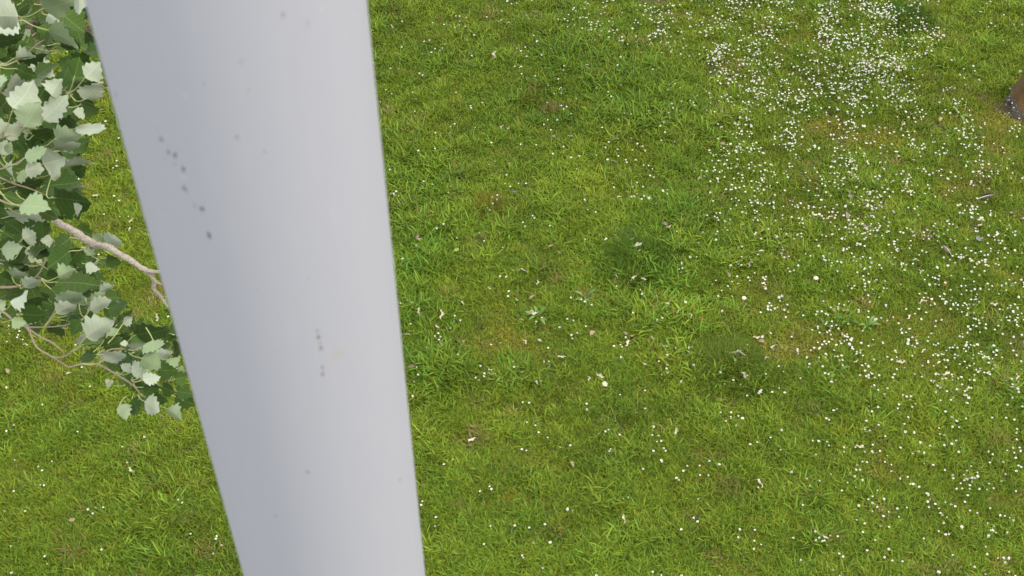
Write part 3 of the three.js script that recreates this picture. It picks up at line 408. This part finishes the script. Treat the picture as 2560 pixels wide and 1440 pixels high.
{
  const f = rng(501), spots = [];
  for (const [x0, x1, y0, y1, d] of daisyGrid) {
    const n = Math.round((x1 - x0) * (y1 - y0) / 1e4 * d); let k = 0, tries = 0;
    while (k < n && tries++ < n * 30) {
      const ex = rr(x0, x1, f), ey = rr(y0, y1, f), px = ex + 60 * n2(ex * .006, ey * .006) + 35 * (f() + f() - 1), py = ey + 40 * n2b(ex * .007, ey * .007) + 25 * (f() + f() - 1), p = ground(px, py), v = n2b(p.x * 2.2 + 50, p.z * 2.2) + .7 * n2(p.x * 6, p.z * 6 + 20);
      if (f() > clamp01(.62 + .3 * v)) continue;
      if (Math.hypot(p.x - poleX, p.z - poleZ) < .2) continue;
      spots.push({ p, px, py }); k++; if (f() < .35 && k < n) { const q = p.clone().add(V(rr(-.045, .045, f), 0, rr(-.045, .045, f))), [ax, ay] = project(q); spots.push({ p: q, px: ax, py: ay }); k++; }
    }
  }
  for (const s of spots) { s.h = lawn(s.p.x, s.p.z)[0]; s.r = rr(.0046, .0072, f) * (f() < .08 ? 1.25 : 1); s.e = new THREE.Euler(rr(-.5, .6, f), f() * 6.283, rr(-.5, .5, f)); s.g = Math.floor(f() * 4); s.m = new THREE.Matrix4().compose(s.p, new THREE.Quaternion().setFromEuler(s.e), V(s.r, s.r * (2.4 + 2.8 * s.h), s.r)); }
  const hidden = (s) => s.px < 480 || (s.px < 1010 && s.px > 200);
  const front = spots.filter((s) => s.px > 1000 && s.px < 2550 && s.py > 0 && s.py < 962).sort((a, b) => b.r / project(b.p)[2] - a.r / project(a.p)[2]).slice(0, 300);
  for (const s of front) { s.done = true; const m = new THREE.Mesh(daisyGeos[s.g], daisyMat); m.applyMatrix4(s.m); m.castShadow = m.receiveShadow = true; add(m, 'daisy', 'fully grown white daisy standing clear of the grass', 'daisy', 'single daisies in the lawn'); }
  for (let g = 0; g < 4; g++) { const rest = spots.filter((s) => !s.done && s.g === g), im = new THREE.InstancedMesh(daisyGeos[g], daisyMat, rest.length); rest.forEach((s, i) => im.setMatrixAt(i, s.m)); im.castShadow = im.receiveShadow = true; add(im, 'daisy_carpet', 'carpet of countless tiny white daisies', 'daisies', null, 'stuff'); }
}

// ---------------------------------------------------------------- fallen leaves, mushrooms, feathers
function dryLeaf(seed, kind) {                                 // curled leaf, unit length along x, with thickness
  const f = rng(seed), rows = 10, cols = 6, pos = [], idx = [], curl = kind ? rr(.5, 1.2, f) : rr(1.6, 3.2, f), bend = kind ? rr(-.5, .5, f) : rr(-1.7, 1.7, f), tw = kind ? rr(-1.2, 1.2, f) : rr(-2.4, 2.4, f), sb = kind ? 0 : rr(-.14, .14, f);
  for (const s of [0, 1]) for (let i = 0; i <= rows; i++) { const t = i / rows, w = .3 * Math.pow(Math.sin(Math.PI * (.04 + .92 * t)), .7) * (kind ? 1.25 : .6) * (1 + .25 * Math.sin(t * 17 + seed)), stem = t < .12 ? .25 : 1; for (let j = 0; j <= cols; j++) { const c = (j / cols - .5) * 2, a = c * curl * .5, rad = w / Math.max(.3, curl * .5), off = s ? -.018 : 0, yy = (1 - Math.cos(a)) * rad + off, zz = Math.sin(a) * rad * stem, ct = Math.cos(tw * t), st = Math.sin(tw * t); pos.push(t - .5, .06 + yy * ct - zz * st + .12 * Math.sin(t * 3 + bend), zz * ct + yy * st + bend * (t - .5) * (t - .5) + sb * Math.sin(t * 9)); if (i < rows && j < cols) { const q = s * (rows + 1) * (cols + 1) + i * (cols + 1) + j; idx.push(q, q + 1, q + cols + 1, q + 1, q + cols + 2, q + cols + 1); } } }
  return geom(pos, idx);
}
const dryGeos = [[1, 0], [2, 0], [3, 0], [4, 1], [5, 1], [6, 0]].map(([i, k]) => dryLeaf(600 + i, k));
const dryTex = dataTex(128, 128, (u, v) => { const k = .82 + .18 * tor(u, v, 5) + .12 * R(); return [k, k, k]; });
const dryMats = { p: [.6, .52, .38], t: [.32, .24, .13], b: [.18, .13, .08], o: [.3, .13, .05], g: [.22, .21, .18], k: [.25, .19, .14], y: [.3, .36, .08] };
for (const k in dryMats) dryMats[k] = new THREE.MeshStandardMaterial({ color: lin(...dryMats[k]), roughness: .85, side: THREE.DoubleSide });
const dryLabels = { p: ['small pale curled leaf scrap lying on the grass', 'pale leaf scraps'], t: ['small tan curled dry leaf lying on the grass', 'tan dry leaves'], b: ['brown crumpled dead leaf lying on the grass', 'brown dead leaves'], o: ['small rusty orange dead leaf lying on the grass', 'orange dead leaves'], g: ['grey weathered dead leaf lying on the grass', 'grey dead leaves'], k: ['pinkish brown dead leaf lying on the grass', 'pinkish dead leaves'], y: ['yellow green fallen leaf lying in dark grass near the pole', null] };
const litter = `981,72,12,p 1237,145,24,p 1255,322,15,p 1270,323,12,p 1383,343,14,k 1425,343,15,p 1466,170,14,p 1471,178,10,p 1462,182,9,p 1255,430,15,b 1275,411,12,p 1440,450,10,p 982,494,22,p 1285,481,26,g 1045,600,16,k 1050,606,12,p 1141,634,17,y 1378,622,22,t 1398,634,9,p 1310,682,22,p 1344,708,16,p 1224,724,12,p 1290,742,19,o 1293,752,9,p 1331,745,22,t 1329,789,32,p 1157,760,11,p 1050,785,24,p 1104,790,26,p 1093,822,15,p 1018,842,17,p 1304,801,12,p 1312,852,16,p 1348,852,17,p 1104,864,14,p 1404,894,20,p 1226,928,16,p 1222,938,14,p 1235,940,12,p 1360,906,11,p 1481,838,22,t 1306,936,11,p 1472,949,18,p 1500,941,22,p 1340,962,14,p 1031,925,18,b 1035,960,10,p 1548,494,16,p 1568,483,11,o 1661,567,18,k 1671,571,16,p 1594,621,24,p 1580,602,14,p 1586,698,26,p 1608,703,14,p 1541,696,12,p 1902,634,13,p 1873,667,18,p 1823,690,16,t 1845,712,11,p 1912,720,18,t 1668,768,12,p 1697,788,15,p 1725,798,15,p 1752,803,17,o 1632,848,13,p 1625,830,12,p 1564,835,13,k 1578,842,11,t 1570,858,18,p 1664,872,14,p 1688,875,14,p 1843,892,36,p 1893,842,20,p 1905,850,18,t 1933,864,22,p 1943,872,12,g 1915,896,16,p 1995,875,17,p 1667,917,22,t 1612,915,15,p 1624,838,10,g 1862,944,28,p 1702,958,13,p 2124,495,18,g 2122,484,11,k 2075,545,20,p 2118,541,22,k 2036,545,12,g 2165,575,20,p 2160,568,14,k 2081,624,18,g 2445,598,20,g 2288,653,16,p 2254,662,15,p 2299,681,14,p 2340,671,14,k 2337,688,17,t 2365,710,15,o 2306,757,22,p 2086,776,16,t 2112,780,18,p 2147,780,16,p 2189,800,18,p 2274,792,15,p 2065,808,12,p 2104,837,20,p 2310,879,18,p 2250,906,20,p 2365,938,20,p 2540,946,22,p 2138,905,14,p 2485,761,22,p 2452,548,18,p 2258,310,16,p 2351,301,18,t 1852,154,18,p 1856,40,18,t 1540,356,14,p 1805,364,15,t 1860,466,12,k 1535,405,14,p 1748,450,14,t 1980,60,14,p 2035,132,14,p 2100,170,16,p 1600,340,14,t 1860,190,14,t 2450,565,16,p 330,555,18,p 325,575,12,p 350,575,15,t 240,490,18,p 65,865,16,p 395,795,18,p 385,798,14,k 20,930,20,t 170,935,16,p 130,890,12,p 1180,1100,24,p 1430,1160,22,t 1690,1080,20,p 1900,1210,26,p 2150,1120,22,p 2330,1250,20,t 1560,1300,24,p 330,1180,22,p 180,1300,18,t 2060,1350,22,p 1280,1330,20,k`.split(/\s+/);
{
  const f = rng(701);
  const own = { '1843,892': 'long pale wavy leaf curl on the olive brown tussock', '1329,789': 'large folded pale tan leaf beside the broadleaf rosette', '1586,698': 'long whitish leaf curl on the dark tussock', '1285,481': 'crumpled grey leaf beside the reddish yellow tussock', '1862,944': 'pale upright leaf curl standing in the small green tussock', '1667,917': 'tan spoon shaped leaf at the edge of the olive brown tussock', '1237,145': 'broad pale leaf lying in the short far grass', '2258,310': 'chunky white leaf scrap alone in the thinning daisies', '1752,803': 'rusty brown leaf beside the bright broadleaf clump', '1290,742': 'rusty brown curled leaf next to a white scrap', '2365,710': 'small red orange leaf among scattered daisies', '1568,483': 'small orange leaf above the pale grey mushroom', '982,494': 'pale leaf curl close against the pole', '2540,946': 'long pale leaf curl by scattered daisies at the lawn edge', '2351,301': 'tan leaf near the pale strap leaved weed' };
  for (const e of litter) {
    const [x, y, l, k] = e.split(','), p = ground(+x, +y, .03), z = project(p)[2], s = +l * z / FOCAL * 1.12, pale = k === 'p';
    const m = new THREE.Mesh(dryGeos[pale ? Math.floor(f() * 3) : 3 + Math.floor(f() * 3)], dryMats[k]);
    const h = .018 + .045 * lawn(p.x, p.z)[0]; m.position.set(p.x, h, p.z); m.rotation.set(rr(-.5, .5, f), f() * 6.283, rr(-.25, .3, f)); m.scale.setScalar(pale ? s : s * .85); if (!pale) { m.scale.z *= .7; } 
    m.castShadow = m.receiveShadow = true;
    const mine = own[x + ',' + y]; add(m, 'dry_leaf', mine || dryLabels[k][0], 'leaf', mine ? undefined : dryLabels[k][1] || undefined);
  }
}
{
  const capTex = dataTex(128, 128, (u, v) => { const b = smooth(.2, .5, tor(u, v, 4)); const k = .93 + .07 * R(); return [mix(.9, .72, b) * k, mix(.86, .6, b) * k, mix(.74, .5, b) * k]; });
  const capMat = new THREE.MeshStandardMaterial({ map: capTex, roughness: .8 }), stMat = new THREE.MeshStandardMaterial({ color: lin(.55, .5, .4), roughness: .9 });
  for (const [px, py, d, label] of [[1512, 960, 15.5, 'large round cream mushroom cap with cracked skin'], [2040, 695, 13, 'rounded white mushroom cap beside paired daisies'], [1623, 495, 11, 'small pale grey mushroom cap above the dark tussock'], [1860, 745, 12, 'small white mushroom cap near three daisies']]) {
    const p = ground(px, py, .035), z = project(p)[2], r = d / 2 * z / FOCAL, root = new THREE.Group(); root.position.set(p.x, 0, p.z);
    const cap = new THREE.LatheGeometry([[0, 1.0], [.3, .97], [.62, .82], [.88, .52], [1, .2], [.97, .06], [.8, .04], [.3, .1], [0, .1]].map(([a, b]) => new THREE.Vector2(a, b * .55)), 24), q = cap.attributes.position;
    for (let i = 0; i < q.count; i++) { const k = 1 + .1 * n3(q.getX(i) * 1.6, q.getZ(i) * 1.6, px); q.setXYZ(i, q.getX(i) * k, q.getY(i) * (1 + .15 * n2(q.getX(i) * 2, q.getZ(i) * 2)), q.getZ(i) * k); }
    cap.computeVertexNormals(); cap.scale(r, r, r); cap.translate(0, .034, 0); part(cap, capMat, 'cap', root);
    part(new THREE.CylinderGeometry(r * .22, r * .28, .04, 10).translate(0, .02, 0), stMat, 'stem', root);
    add(root, 'mushroom', label, 'mushroom');
  }
}
function feather(x0, y0, x1, y1, wid, vane, vane2, quill, label) {   // quill end to tip
  const a = ground(x0, y0, .03), b = ground(x1, y1, .045), root = new THREE.Group(), d = b.clone().sub(a), len = d.length(); root.position.set(a.x, 0, a.z);
  d.normalize(); const s = V(0, 1, 0).cross(d).normalize(), u = d.clone().cross(s), P = (t, w, h) => V(0, .034, 0).addScaledVector(d, t * len).addScaledVector(s, w).addScaledVector(u, h);
  const f = rng(x0), half = (sg, mat) => { const pos = [], idx = [], n = 22; for (let i = 0; i <= n; i++) { const t = .24 + .76 * i / n, k = (t - .24) / .76, w = wid * Math.pow(Math.sin(Math.PI * Math.min(1, .08 + .9 * Math.pow(k, .8))), .55) * (f() < .14 ? .8 : 1) * (sg > 0 ? 1 : .75); for (const [ww, hh] of [[0, .001], [w * .5, .0035], [w, .001]]) { const q = P(t - .03 * (ww / wid), sg * ww, hh + .01 * Math.sin(t * 2.5)); pos.push(q.x, q.y, q.z); } if (i < n) for (const j of [0, 1]) { const q = i * 3 + j; idx.push(q, q + 1, q + 3, q + 1, q + 4, q + 3); } } part(geom(pos, idx), mat, 'vane', root); };
  half(1, vane); half(-1, vane2); part(tube([P(0, 0, 0), P(.3, 0, .009), P(.6, 0, .012), P(.93, 0, .009)], [.0016, .0022, .0014, .0005], 6), quill, 'quill', root);
  add(root, 'feather', label, 'feather');
}
const fm = (r, g, b) => new THREE.MeshPhysicalMaterial({ color: lin(r, g, b), roughness: .95, specularIntensity: .15, side: THREE.DoubleSide });
feather(2443, 499, 2487, 489, .021, fm(.035, .028, .022), fm(.1, .08, .06), fm(.8, .76, .62), 'dark brown feather with white quill lying among daisies');
feather(2378, 638, 2356, 616, .019, fm(.13, .105, .075), fm(.17, .14, .1), fm(.68, .62, .48), 'grey brown rounded feather with cream quill');

// ---------------------------------------------------------------- render
const renderer = new THREE.WebGLRenderer({ antialias: true });
renderer.toneMapping = THREE.LinearToneMapping; renderer.toneMappingExposure = EXPOSURE;
renderer.shadowMap.enabled = true; renderer.setSize(1024, 576);
renderer.render(scene, camera);
